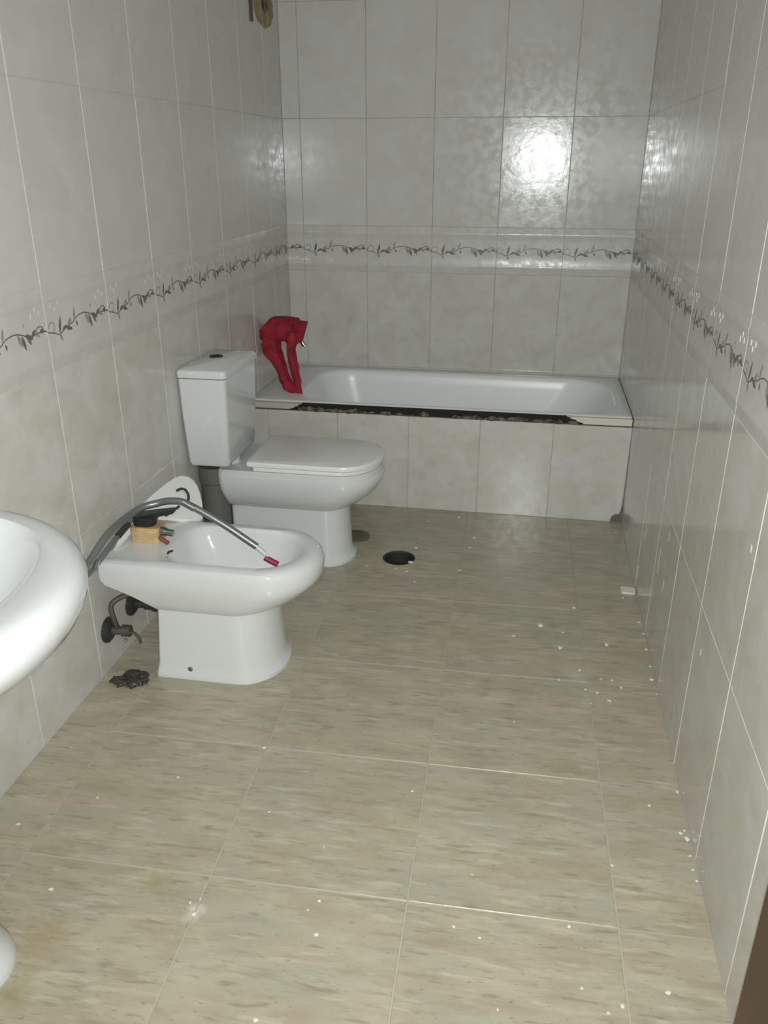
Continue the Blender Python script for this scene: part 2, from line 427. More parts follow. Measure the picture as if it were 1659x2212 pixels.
# floor with its drain hole
DRAIN = Vector((-.462, 2.992, 0)); DR = .064
def with_hole(o, c, r, seg=32):
    cut = build('cutter', lathe((c.x, c.y, -.3), (0, 0, 1), [(0, r), (.6, r)], seg), M_DARK)
    md = o.modifiers.new('hole', 'BOOLEAN'); md.object = cut; md.operation = 'DIFFERENCE'; md.solver = 'EXACT'
    bpy.context.view_layer.update()
    me = bpy.data.meshes.new_from_object(o.evaluated_get(bpy.context.evaluated_depsgraph_get()))
    o.modifiers.clear(); o.data = me
    bpy.data.objects.remove(cut)
floor = structure('floor', box(XL-T, XR+T, -.6, YB+T, -.12, -.0012), M_FGROUT, 'beige travertine tiled floor scattered with plaster crumbs', 'floor')
with_hole(floor, DRAIN, DR)
FR, FP = .021, .452
fo = Vector((-.178, 1.317, 0)); fx = Vector((math.cos(FR), math.sin(FR), 0)); fy = Vector((-math.sin(FR), math.cos(FR), 0))
def clip_poly(P, axis, lim, keep_less):
    out = []
    for a, b in zip(P, P[1:]+P[:1]):
        ia, ib = (a[axis] <= lim) == keep_less, (b[axis] <= lim) == keep_less
        if ia: out.append(a)
        if ia != ib:
            t = (lim-a[axis])/(b[axis]-a[axis]); out.append(a+(b-a)*t)
    return out
full_floor = None
for i in range(-4, 3):
    for j in range(-4, 6):
        g = .0018; a0, a1 = i*FP+g, (i+1)*FP-g; b0, b1 = j*FP+g, (j+1)*FP-g
        P = [fo+fx*a+fy*b for a, b in ((a0, b0), (a1, b0), (a1, b1), (a0, b1))]
        Q = P
        for ax, lim, less in ((0, XR-.001, True), (0, XL+.001, False), (1, YT+.03, True), (1, -.55, False)): Q = clip_poly(Q, ax, lim, less) if Q else Q
        if len(Q) < 3: continue
        c = fo+fx*((i+.5)*FP)+fy*((j+.5)*FP)
        whole = len(Q) == 4 and all((p-q).length < 1e-6 for p, q in zip(P, Q))
        if whole:
            if full_floor is None:
                full_floor = make_mesh('floor_tile', *plate(FP-2*g, FP-2*g, .008, .0012), smooth=False); full_floor.materials.append(M_FLOOR)
            me = full_floor; mw = frame(fx, fy, Z_, c)
        else:
            n = len(Q); V = [(p-c)+Z_*z for z in (-.008, 0) for p in Q]
            inv = frame(fx, fy, Z_, Vector((0, 0, 0))).inverted()
            V = [inv @ v for v in V]
            me = make_mesh('floor_tile', V, [tuple(range(n))[::-1], tuple(range(n, 2*n))]+[(k, (k+1) % n, (k+1) % n+n, k+n) for k in range(n)], smooth=False)
            me.materials.append(M_FLOOR); mw = frame(fx, fy, Z_, c)
        o = bpy.data.objects.new('floor_tile', me); COL.objects.link(o); o.parent = floor; o.matrix_local = mw
        lc = mw.inverted() @ DRAIN
        if abs(lc.x) < FP/2 and abs(lc.y) < FP/2:
            bpy.context.view_layer.update(); with_hole(o, DRAIN, DR)

# door leaf, opened back towards the right wall
door = structure('door_1', box(.402, .437, .235, .985, .012, 2.02, .003), M_WOOD, 'brown wooden door standing open beside the tiled wall', 'door')
build('door_handle', join(lathe((.402, .925, 1.03), (-1, 0, 0), [(0, .024), (.006, .024), (.006, .01), (.05, .01)], 16), tube([(.352, .925, 1.03), (.349, .86, 1.03), (.352, .80, 1.028)], .009, 10)), M_STEEL, door)

# ------------------------------------------------------------------ bathtub and tiled apron
tub = empty('bathtub', (-.39, 3.89, .0)); tag(tub, 'white enamelled built-in bathtub along the far tiled wall', 'bathtub')
ZR = .486; M8 = 8
def tb(x0, x1, y0, y1, z, rl, rr_): return rrect(x0, x1, y0, y1, z, rl, rr_, M8)
ox0, ox1, oy0, oy1 = XL+.002, XR-.003, YT+.004, YB-.003
ix0, ix1, iy0, iy1 = -1.045, .40, YT+.047, YB-.08
def inn(d, z, dl=0, dr=0, k=0): return tb(ix0+d+dl, ix1-d-dr, iy0+d, iy1-d, z, (.16, .16), (.20, .20))
rings = [tb(ox0, ox1, oy0+.054, oy1, .30, .01, .01), tb(ox0, ox1, oy0+.054, oy1, ZR-.008, .01, .01), tb(ox0, ox1, oy0+.014, oy1, ZR-.007, .01, .01), tb(ox0, ox1, oy0+.012, oy1, ZR-.003, .01, .01), tb(ox0+.004, ox1-.004, oy0+.016, oy1-.004, ZR, .01, .01),
         inn(-.012, ZR), inn(-.004, ZR-.002), inn(.003, ZR-.008), inn(.008, ZR-.02), inn(.014, ZR-.06, .01, .03), inn(.03, ZR-.2, .03, .10), inn(.05, ZR-.33, .06, .18), inn(.08, ZR-.375, .09, .22), inn(.16, ZR-.385, .12, .26)]
build('shell', loft(rings, False, True), M_ENAMEL, tub)
build('drain_plug', lathe((-.80, 3.87, ZR-.386), (0, 0, 1), [(0, .035), (.004, .035), (.006, .025)], 20), M_CHROME, tub)

apron = empty('tub_apron', (-.39, YT, 0)); tag(apron, 'low tiled apron with broken trim below the bathtub rim', 'tub panel')
AZ = .444
build('backing', box(XL+.001, XR-.001, YT+.0016, YT+.055, 0, AZ-.004), M_GROUTD, apron, smooth=False)
for a, b in zip(jb, jb[1:]):
    w, h = b-a-.0026, AZ-.002
    if b == XR:
        # the last tile has its lower corner knocked off
        rr_ = random.Random(5)
        pts = [(-w/2, -h/2)]
        for k in range(9):
            t = math.pi-k*math.pi/2/8; q = .046+rr_.uniform(-.004, .004)
            pts.append((w/2-.0+q*math.cos(t)*(1.0), -h/2+q*math.sin(t)*(.95)))
        pts = [pts[0]]+[(x, y) for x, y in pts[1:]]+[(w/2-.006, -h/2+.055), (w/2-.006, -h/2+.07), (w/2, h/2), (-w/2, h/2)]
        pts[9] = (w/2-.010, -h/2+.046)
        n = len(pts)
        vf = [(x, y, -.007) for x, y in pts]+[(x, y, 0) for x, y in pts], [tuple(range(n))[::-1], tuple(range(n, 2*n))]+[(k, (k+1) % n, (k+1) % n+n, k+n) for k in range(n)]
    else: vf = plate(w, h)
    me = make_mesh('tile', *vf, smooth=False); me.materials.append(M_LOW)
    o = bpy.data.objects.new('tile', me); COL.objects.link(o); o.parent = apron
    tl = small_tilt(0, 0)
    o.matrix_local = Matrix.Translation(-apron.location) @ frame(X_, Z_, -Y_, Vector(((a+b)/2, YT, h/2+.001))) @ Matrix.Rotation(tl[0], 4, 'X')
build('corner_shade', box(XR-.058, XR-.002, YT+.0008, YT+.0014, .0, .075), M_SHADE, apron, smooth=False)  # thin dark plate, the shade of the broken corner given as colour
def strip(x0, x1, z0, z1, ragged, y0=YT-.003, y1=YT+.028):
    """trim strip, one end broken off raggedly"""
    rr2 = random.Random(int(abs(x0)*1000)); n = 7; L = []
    for k in range(n+1):
        L.append(z0+(z1-z0)*k/n)
    V = []
    for z in L:
        k = (z-z0)/(z1-z0)
        xa = x0 if ragged != 'l' else x0+(1-k)*.075-.02+rr2.uniform(-.012, .012)
        xb = x1 if ragged != 'r' else x1-(1-k)*.045+rr2.uniform(-.012, .012)
        V += [Vector((xa, y0, z)), Vector((xb, y0, z)), Vector((xb, y1, z)), Vector((xa, y1, z))]
    return loft([V[4*i:4*i+4] for i in range(n+1)])
t_ = build('trim_strip', strip(XL+.002, -1.005, AZ+.008, ZR-.008, 'r'), M_TRIM2, apron, smooth=False); tag(t_, 'cream trim strip, broken off at one end')
t_ = build('trim_strip', strip(.205, XR-.004, AZ+.006, ZR-.006, 'l'), M_TRIM, apron, smooth=False); tag(t_, 'white trim strip, broken off at one end')
build('gap_shade', box(-1.06, .27, YT+.026, YT+.05, AZ-.01, ZR-.009), M_DARK, apron, smooth=False)  # near-black block puts the shade of the open gap into colour
rk = random.Random(11); chunks = []
for k in range(150):
    x = rk.uniform(-1.02, .25)
    dens = 1.0 if (-1.0 < x < -.80 or -.30 < x < .0) else .45 if x < -.55 else .3
    if rk.random() > dens: continue
    hh = rk.uniform(.004, .013)
    chunks.append(rock((x, YT+rk.uniform(.006, .022), AZ-.004+hh*.8), rk.uniform(.010, .030), .009, hh, 1, .4, k))
o = build('mortar_remains', join(*chunks), M_MORTAR, apron, smooth=False); o['kind'] = 'stuff'

# ------------------------------------------------------------------ toilet
TY = 2.985
toilet = empty('toilet', (-.88, TY, 0)); tag(toilet, 'white close-coupled toilet with lowered lid and wall-side cistern', 'toilet')
def ring(x0, x1, hw, z, r0=.03, rx=None, cy=TY, ry=None, M=12):
    rx = rx if rx is not None else hw*1.02
    return rrect(x0, x1, cy-hw, cy+hw, z, r0, (rx, ry or hw*.999), M)
body = [ring(-1.132, -.640, .124, .0, .02, .105), ring(-1.132, -.640, .124, .012, .02, .105), ring(-1.128, -.650, .117, .026, .02, .10), ring(-1.126, -.657, .112, .05, .02, .095),
        ring(-1.126, -.663, .109, .16, .02, .092), ring(-1.126, -.664, .109, .236, .02, .092), ring(-1.13, -.650, .117, .2385, .02, .10), ring(-1.134, -.634, .126, .246, .025, .11), ring(-1.138, -.607, .141, .264, .03, .125),
        ring(-1.144, -.572, .157, .292, .03, .14), ring(-1.148, -.545, .167, .32, .03, .15), ring(-1.15, -.528, .173, .348, .03, .157), ring(-1.15, -.521, .175, .37, .03, .16),
        ring(-1.15, -.524, .174, .382, .03, .158), ring(-1.15, -.530, .170, .386, .03, .156), ring(-1.15, -.531, .169, .398, .03, .156), ring(-1.146, -.538, .164, .404, .03, .152)]
inner = [ring(-.99, -.575, .130, .404, .10, .13), ring(-.98, -.59, .12, .392, .10, .12), ring(-.96, -.63, .10, .33, .09, .10), ring(-.92, -.70, .06, .25, .05, .06)]
build('bowl', loft(body+inner, True, True), M_CERAMIC, toilet, ang=32)
seat = build('seat', loft([ring(-1.005, -.540, .166, .406, .012, .147), ring(-1.005, -.535, .169, .409, .012, .15), ring(-1.005, -.535, .169, .418, .012, .15), ring(-1.005, -.541, .166, .422, .012, .147)]), M_SEAT, toilet)
build('lid', loft([ring(-1.026, -.532, .170, .423, .012, .15), ring(-1.028, -.525, .1745, .427, .012, .153), ring(-1.028, -.524, .175, .438, .012, .153), ring(-1.026, -.529, .172, .4435, .012, .15), ring(-1.02, -.54, .165, .4455, .01, .144)]), M_SEAT, toilet)
for s in (-1, 1):
    build('hinge', lathe((-1.032, TY+s*.085-.018, .416), (0, 1, 0), [(0, .011), (.036, .011)], 14), M_SEAT, toilet)
def tk(x0, x1, hw, z, r=.02): return rrect(x0, x1, TY-.052-hw, TY-.052+hw, z, r*.6, r, 6)
cis = build('cistern', loft([tk(-1.225, -1.092, .145, .428), tk(-1.232, -1.083, .158, .434), tk(-1.236, -1.078, .164, .450), tk(-1.241, -1.068, .176, .62), tk(-1.243, -1.063, .181, .772)]), M_CERAMIC, toilet)
build('cistern_lid', loft([tk(-1.243, -1.064, .1805, .7735), tk(-1.2445, -1.058, .185, .7765), tk(-1.2445, -1.057, .186, .793), tk(-1.243, -1.060, .1835, .801, .022), tk(-1.238, -1.066, .178, .805, .022)]), M_CERAMIC, toilet)
FB = onz(467, 770, .805)
bt = build('flush_button', lathe((FB.x, FB.y, .8045), (0, 0, 1), [(0, .026), (.003, .026), (.004, .024), (.0035, .022)], 24, True, False), M_VALVE, toilet)
build('button_recess', lathe((FB.x, FB.y, .8048), (0, 0, 1), [(0, .0225), (.0028, .0225), (.0022, .006)], 24), M_DARK, bt)
wp = build('shade_pipe', join(lathe((-1.184, TY-.10, 0), (0, 0, 1), [(0, .062), (.05, .062), (.05, .057), (.33, .057), (.335, .062), (.40, .062)], 24), tube([(-1.184, TY-.06, .14), (-1.14, TY-.02, .14), (-1.10, TY, .14)], .05, 16)), M_SHADE, toilet); tag(wp, 'dark grey pipe standing in for the shade behind the toilet')  # dark pipe added where the wall behind the toilet lies in shade
build('cistern_neck', lathe((-1.12, TY-.06, .398), (0, 0, 1), [(0, .03), (.034, .03)], 16), M_CERAMIC, toilet)

# ------------------------------------------------------------------ bidet
BY = 2.185
bidet = empty('bidet', (-.90, BY, 0)); tag(bidet, 'white porcelain bidet with open bowl between basin and toilet', 'bidet')
def rb(x0, x1, hw, z, r0=.02, rx=None): return rrect(x0, x1, BY-hw, BY+hw, z, r0, (rx if rx is not None else hw, hw*.999), 12)
outer = [rb(-1.084, -.694, .156, 0, .01, .13), rb(-1.084, -.694, .156, .012, .01, .13), rb(-1.081, -.704, .151, .026, .01, .125), rb(-1.076, -.711, .148, .05, .01, .12), rb(-1.068, -.718, .145, .16, .01, .118),
         rb(-1.062, -.720, .144, .238, .01, .118), rb(-1.064, -.702, .150, .2405, .01, .125), rb(-1.07, -.682, .155, .247, .012, .135), rb(-1.095, -.648, .162, .264, .014, .148),
         rb(-1.135, -.614, .169, .288, .016, .158), rb(-1.18, -.594, .173, .308, .016, .164), rb(-1.214, -.580, .176, .323, .014, .168), rb(-1.226, -.574, .177, .342, .014, .17), rb(-1.226, -.572, .177, .366, .014, .17), rb(-1.225, -.577, .175, .384, .014, .168), rb(-1.222, -.588, .170, .395, .013, .163), rb(-1.214, -.604, .160, .4005, .012, .154)]
def ib(x0, x1, hw, z, r0=.11, rx=None): return rrect(x0, x1, BY-hw, BY+hw, z, (min(r0, hw), min(r0, hw)), (rx or hw, hw*.999), 12)
bowl = [ib(-1.052, -.628, .136, .4005, .07, .135), ib(-1.044, -.636, .131, .397, .07, .13), ib(-1.038, -.643, .127, .388, .075, .125), ib(-1.028, -.652, .120, .36, .08, .12), ib(-1.01, -.67, .108, .31, .085, .108), ib(-.98, -.70, .085, .275, .08, .085), ib(-.93, -.76, .045, .262, .044, .045)]
bo = build('body', loft(outer+bowl, True, True), M_CERAMIC, bidet, ang=32)
build('waste_ring', lathe((-.85, BY, .2615), (0, 0, 1), [(0, .03), (.004, .03), (.005, .02)], 20), M_CHROME, bidet)
hole_p = ony(412, 1445, BY-.148)
build('fixing_bolt', lathe(hole_p+Vector((0, .004, 0)), (0, -1, 0), [(0, .009), (.006, .009), (.008, .006)], 14), M_STEEL, bidet)
ov = onz(370, 1192, .397)
build('overflow_slot', tube(smooth_path([onx(358, 1205, -1.042), onx(364, 1193, -1.040), onx(372, 1190, -1.036)], 4), .0035, 8), M_VALVE, bidet)

# bidet mixer tap, its block wrapped in tape
mx = empty('bidet_tap', (-1.135, 2.19, .40)); tag(mx, 'old bidet tap wrapped in tan tape on the bidet deck', 'tap')
build('taped_body', loft([rrect(-1.182, -1.088, 2.155, 2.225, z, .012, .014, 4) for z in (.401, .404, .425, .448, .452)]), M_TAPE, mx)
build('lever_base', loft([rrect(-1.176-k*.004, -1.108+k*.006, 2.163, 2.217, .452+k*.016, .022, .022, 6) for k in (0, .4, 1, 1.6, 2.0)]), M_BLACK, mx)
build('lever', loft([[Vector((-1.13, 2.19, .484))+d*s+Vector((0, w*hw, h*.007)) for w, h in ((-1, -1), (1, -1), (1, 1), (-1, 1))] for d, s, hw in ((Vector((.9, .1, .17)).normalized(), s, hw) for s, hw in ((-.02, .022), (.03, .020), (.065, .014), (.085, .011)))]), M_BLACK, mx)
build('spout', lathe((-1.09, 2.182, .436), (1, -.05, -.12), [(0, .014), (.02, .014), (.02, .011), (.042, .011), (.044, .009)], 16), M_STEEL, mx)
build('rubber_washer', tube([(-1.09, 2.168, .420), (-1.07, 2.162, .411), (-1.058, 2.160, .405)], .007, 10), M_RUST, mx)
tail = Vector((-1.09, 2.21, .405))

# white lid that leans against the wall on the bidet's rear
A_, B_, C_ = Vector((-1.205, 2.105, .418)), Vector((-1.178, 2.51, .500)), Vector((-1.055, 2.41, .419))
nrm = (B_-A_).cross(C_-A_).normalized()
if nrm.z < 0: nrm = -nrm
out_px = [(247, 1183), (256, 1163), (277, 1127), (300, 1095), (330, 1067), (360, 1043), (378, 1031), (393, 1026), (407, 1028), (418, 1036), (427, 1049), (433, 1066), (437, 1085), (439, 1104), (438, 1119), (425, 1122), (400, 1122), (360, 1117), (322, 1126), (288, 1146), (264, 1172)]
L1 = [onplane(x, y, A_, nrm) for x, y in out_px]
cen = sum(L1, Vector())/len(L1)
rgs = [[p-nrm*.014 for p in L1], [p-nrm*.002 for p in L1], [cen+(p-cen)*.985+nrm*.000 for p in L1], [cen+(p-cen)*.93+nrm*.0 for p in L1]]
lid = top('plastic_cover', loft(rgs, True, True), M_SEAT, 'loose white plastic cover leaning on the wall behind the bidet', 'cover')

# thin bent feed pipes lying on that lid
def onlid(x, y, h=.006): return onplane(x, y, A_+nrm*h, nrm)
top('feed_pipe', tube(smooth_path([onlid(382, 1060), onlid(390, 1056), onlid(400, 1058), onlid(407, 1070), onlid(406, 1084), onlid(402, 1092)], 4), .0045, 8), M_VALVE, 'thin dark hooked pipe lying on the loose white cover', 'pipe')
top('feed_pipe', tube([onlid(387, 1094), onlid(372, 1104), onlid(358, 1114)], .0042, 8), M_VALVE, 'short straight dark pipe lying on the loose white cover', 'pipe')

# flexible hoses
h1 = empty('shower_hose', (-1.2, 1.9, .42)); tag(h1, 'long grey braided hose arching over the bidet to a red tip', 'hose')
P1 = [Vector((-1.246, 1.70, .40)), Vector((-1.21, 1.76, .405)), onx(187, 1222, -1.195), onx(235, 1152, -1.175), onx(297, 1102, -1.145), ony(340, 1087, 2.20), ony(372, 1082, 2.20), ony(405, 1089, 2.20), ony(480, 1131, 2.20), ony(555, 1181, 2.20)]
build('hose', tube(smooth_path(P1, 8), .0112, 12), M_HOSE, h1)
e0 = ony(552, 1179, 2.20); e1 = ony(573, 1197, 2.20); e2 = ony(596, 1222, 2.205); e15 = ony(571, 1203, 2.20)
build('sleeve', tube([e0, e1], .0075, 12), M_HOSEC, h1)
build('red_tip', tube([ony(572, 1204, 2.20), ony(586, 1212, 2.20), ony(600, 1219, 2.205)], .0095, 12), M_REDP, h1)
build('tip_tube', tube([e1, ony(582, 1207, 2.20)], .0035, 8), M_HOSEC, h1)
build('ferrule', tube([ony(395, 1084, 2.195), ony(420, 1098, 2.195)], .0112, 12), M_STEEL, h1)
h2 = empty('tap_hose', (-1.2, 1.9, .42)); tag(h2, 'shorter dark hose running from wall to the taped bidet tap', 'hose')
P2 = [Vector((-1.246, 1.80, .37)), onx(200, 1232, -1.218), onx(207, 1222, -1.213), onx(232, 1188, -1.20), onx(262, 1150, -1.188), onx(285, 1122, -1.175), Vector((-1.16, 2.20, .462))]
build('hose', tube(smooth_path(P2, 8), .0085, 10), M_HOSE, h2)
build('ferrule', tube([onx(255, 1158, -1.188), onx(277, 1132, -1.178)], .0105, 12), M_VALVE, h2)
build('ferrule', tube([onx(206, 1226, -1.211), onx(210, 1210, -1.207)], .009, 12), M_CHROME, h2)

# wall stop valves under the bidet
def valve(px, label, pipe):
    p = onx(px[0], px[1], XL); e = empty('stop_valve', p); tag(e, label, 'valve', 'stop valves under the bidet')
    build('escutcheon', lathe(p+Vector((.0005, 0, 0)), (1, 0, 0), [(0, .042), (.006, .042), (.014, .032), (.02, .018)], 22), M_VALVE, e)
    build('valve_body', join(lathe(p+Vector((.018, 0, 0)), (1, .1, 0), [(0, .014), (.03, .014), (.032, .019), (.058, .019), (.062, .012)], 16)), M_PIPE if pipe else M_VALVE, e)
    if pipe:
        build('handle', tube(smooth_path([p+Vector((.06, -.01, -.004)), p+Vector((.095, -.012, .006)), p+Vector((.112, -.012, -.014)), p+Vector((.114, -.012, -.03))], 4), .0045, 8), M_PIPE, e)
        build('knob', rock(p+Vector((.075, -.03, -.012)), .006, .006, .006, 2, .05, 2), M_CHROME, e)
        build('riser_pipe', tube(smooth_path([p+Vector((.035, 0, .012)), p+Vector((.033, -.01, .05)), p+Vector((.028, -.005, .092)), p+Vector((.05, .012, .112)), p+Vector((.10, .035, .128))], 6), .0085, 10), M_PIPE, e)
    else:
        build('handle', join(lathe(p+Vector((.07, .0, 0)), (1, .05, .0), [(0, .016), (.015, .022), (.035, .02), (.038, .010), (.07, .010)], 14), tube([p+Vector((.05, 0, .01)), p+Vector((.07, .0, .05)), p+Vector((.095, 0, .075))], .012, 12)), M_VALVE, e)
valve((232, 1360), 'tarnished stop valve with a bent riser pipe under the bidet', True)
valve((283, 1303), 'black stop valve with stubby handle under the bidet', False)

# ------------------------------------------------------------------ washbasin on its pedestal
SY = 1.02
sink = empty('washbasin', (-1.06, SY, 0)); tag(sink, 'white porcelain pedestal washbasin fixed to the tiled wall', 'washbasin')
def sk(d, z, hw=.38, x1=-.705): 
    return rrect(XL+.003+min(d, .02)*.3, x1-d, SY-hw+d, SY+hw-d, z, .05, (.375-d*.4, (hw-d)*.985), 14)
so = [rrect(-1.225, -.98, SY-.12, SY+.12, .62, .03, (.12, .115), 14), rrect(-1.23, -.90, SY-.20, SY+.20, .665, .04, (.20, .195), 14), sk(.085, .71), sk(.045, .742), sk(.016, .768), sk(.003, .795), sk(.0, .815), sk(.004, .832), sk(.014, .845), sk(.03, .851), sk(.05, .85)]
def si(x0, x1, hw, z): return rrect(x0, x1, SY-hw, SY+hw, z, (.12, min(.2, hw*.7)), ((x1-x0)*.62, hw*.98), 14)
sinn = [si(-1.16, -.798, .338, .846), si(-1.155, -.812, .328, .839), si(-1.147, -.826, .315, .820), si(-1.135, -.85, .288, .78), si(-1.11, -.885, .235, .73), si(-1.07, -.94, .12, .70), si(-1.03, -.98, .03, .695)]
build('basin', loft(so+sinn, True, True), M_SINK, sink)
def pd(x0, x1, hw, z): return rrect(x0, x1, SY-.02-hw, SY-.02+hw, z, .04, ((x1-x0)*.6, hw*.98), 12)
build('pedestal', loft([pd(-1.2, -.934, .112, 0), pd(-1.2, -.934, .112, .018), pd(-1.195, -.944, .104, .032), pd(-1.19, -.962, .092, .08), pd(-1.19, -.965, .088, .3), pd(-1.2, -.955, .098, .55), pd(-1.21, -.95, .11, .63)]), M_CERAMIC, sink)
build('basin_waste', lathe((-1.005, SY, .694), (0, 0, 1), [(0, .028), (.004, .028), (.005, .02)], 18), M_CHROME, sink)

# ------------------------------------------------------------------ bath tap under the red cloth
bt_ = empty('bath_tap', (XL, 3.84, .70)); tag(bt_, 'chrome bath tap on the wall under the red cloth', 'tap')
for yy in (3.765, 3.915):
    build('wall_rose', lathe((XL+.0005, yy, .70), (1, 0, 0), [(0, .03), (.006, .029), (.012, .016), (.05, .014)], 18), M_CHROME, bt_)
build('tap_body', lathe((XL+.062, 3.74, .70), (0, 1, 0), [(0, .014), (.01, .021), (.19, .021), (.20, .014)], 18), M_CHROME, bt_)
build('tap_spout', tube(smooth_path([(XL+.06, 3.84, .70), (XL+.11, 3.84, .705), (XL+.165, 3.84, .697), (XL+.185, 3.84, .675)], 5), .012, 12), M_CHROME, bt_)
build('tap_lever', tube([(XL+.06, 3.84, .715), (XL+.07, 3.84, .745), (XL+.11, 3.84, .765)], .008, 10), M_CHROME, bt_)

# red cloth: bunched over the tap, two tails reaching down to the rim
def cross(c, u, w, ru, rw, n=28, seed=0, amp=.16):
    P = []
    for k in range(n):
        t = 2*math.pi*k/n
        q = 1+amp*math.sin(5*t+seed)+amp*.6*math.sin(8*t+seed*2.3)
        P.append(c+u*ru*q*math.cos(t)+w*rw*q*math.sin(t))
    return P
Yc = 3.80
def span(y_px, xl, xr, Y, depth, seed, amp=.12):
    a, b = ony(xl, y_px, Y), ony(xr, y_px, Y); c = (a+b)/2
    return cross(c, (b-a).normalized(), Vector((0, 1, 0)), (b-a).length/2, depth, 28, seed, amp)
def crumple(rings, amp, freq, seed):
    n = len(rings[0]); cols = [smooth_path([r[k] for r in rings], 4) for k in range(n)]
    R_ = [[cols[k][i] for k in range(n)] for i in range(len(cols[0]))]
    for i, r in enumerate(R_):
        c = sum(r, Vector())/n
        for k in range(n):
            q = r[k]*freq+Vector((seed, seed*2.7, 0))
            f = abs(mnoise.noise(Vector((q.x, q.y, q.z*.6))))*2-.5+.5*mnoise.noise(q*2.3)
            r[k] = r[k]+(r[k]-c).normalized()*f*amp*min(1, (r[k]-c).length/.015)
    return R_
bunch = loft(crumple([span(684, 592, 624, 3.79, .02, 0), span(687, 584, 638, 3.785, .045, .3), span(694, 577, 645, 3.78, .065, .7), span(705, 570, 650, 3.775, .075, 1.1, .13), span(716, 567, 649, 3.77, .08, 1.6, .12),
              span(726, 567, 646, 3.765, .07, 2.1, .09), span(733, 572, 640, 3.765, .05, 2.6, .06)], 0.009, 30, 1.3), True, True)
tail1 = loft(crumple([span(715, 568, 606, 3.75, .040, 0, .05), span(735, 566, 606, 3.748, .044, .2, .05), span(750, 566, 607, 3.745, .042, .3, .05), span(766, 570, 611, 3.742, .036, .4, .05), span(782, 586, 616, 3.735, .03, .8, .05), span(800, 598, 621, 3.725, .026, 1.2, .05), span(818, 603, 629, 3.71, .022, 1.6, .05), span(836, 613, 638, 3.69, .018, 2, .05), span(849, 625, 645, 3.672, .012, 2.2, .05), span(853, 632, 647, 3.665, .006, 2.2, .05)], 0.005, 38, 4.1))
tail2 = loft(crumple([span(715, 614, 644, 3.745, .034, 0, .05), span(735, 618, 644, 3.742, .032, 0, .05), span(755, 620, 638, 3.74, .026, .5, .05), span(775, 621.5, 641, 3.735, .022, 1, .05), span(800, 627, 646, 3.725, .02, 1.5, .05), span(825, 634, 650, 3.705, .017, 2, .05), span(843, 638, 653, 3.68, .012, 2.4, .05), span(852, 641, 655, 3.665, .006, 2.6, .05)], 0.0045, 38, 7.7))
fl_a = [ony(x, y, Y) for x, y, Y in ((632, 692, 3.745), (661, 697, 3.73), (657, 712, 3.725), (650, 738, 3.735), (638, 742, 3.74), (628, 720, 3.75))]
flap = loft([fl_a, [p+Vector((.002, .03, 0)) for p in fl_a]])
top('red_cloth', join(bunch, tail1, tail2, flap), M_RED, 'crumpled red cloth hung over the bath tap', 'cloth')

# ------------------------------------------------------------------ floor drain, cover, debris
dr = empty('floor_drain', DRAIN); tag(dr, 'open dark round drain hole in the floor', 'drain')
build('drain_sleeve', lathe((DRAIN.x, DRAIN.y, 0), (0, 0, 1), [(.0006, DR+.003), (.0012, DR-.001), (-.004, DR-.006), (-.05, DR-.008), (-.052, .0)], 32, False, False), M_VALVE, dr)
build('drain_bottom', lathe((DRAIN.x, DRAIN.y, -.046), (0, 0, 1), [(-.004, DR-.01), (.0, DR-.012), (.004, DR*.5), (.006, .004)], 24), M_DARK, dr)  # near-black disc closing the bottom of the drain
cv = onz(770, 1159)
top('drain_cover', lathe((cv.x, cv.y, .0004), (0, 0, 1), [(0, .060), (.004, .060), (.006, .056), (.0055, .02)], 32), M_COVER, 'round greenish-grey drain cover lying beside the toilet foot', 'drain cover')

rh = random.Random(2); hc = onz(285, 1474); parts = [rock((hc.x+.010, hc.y+.004, .016), .040, .034, .018, 3, .3, 3), rock((hc.x-.032, hc.y-.012, .010), .030, .022, .011, 3, .3, 6)]
for k in range(260):
    a = rh.uniform(0, 6.28); d = math.sqrt(rh.random()); lob = rh.random() < .72
    cx_, cy_, rx_, ry_, h_ = (hc.x+.010, hc.y+.004, .045, .038, .034) if lob else (hc.x-.034, hc.y-.012, .032, .024, .02)
    z = max(.003, h_*math.sqrt(max(0, 1-d*d))*rh.uniform(.85, 1.1)); r_ = rh.uniform(.0025, .006)
    parts.append(rock((cx_+rx_*d*math.cos(a), cy_+ry_*d*math.sin(a), z), r_, r_*rh.uniform(.5, 1), r_*.8, 1, .4, k))
top('debris_clump', join(*parts), M_HAIR, 'dark matted clump of debris on the floor by the bidet', 'debris')

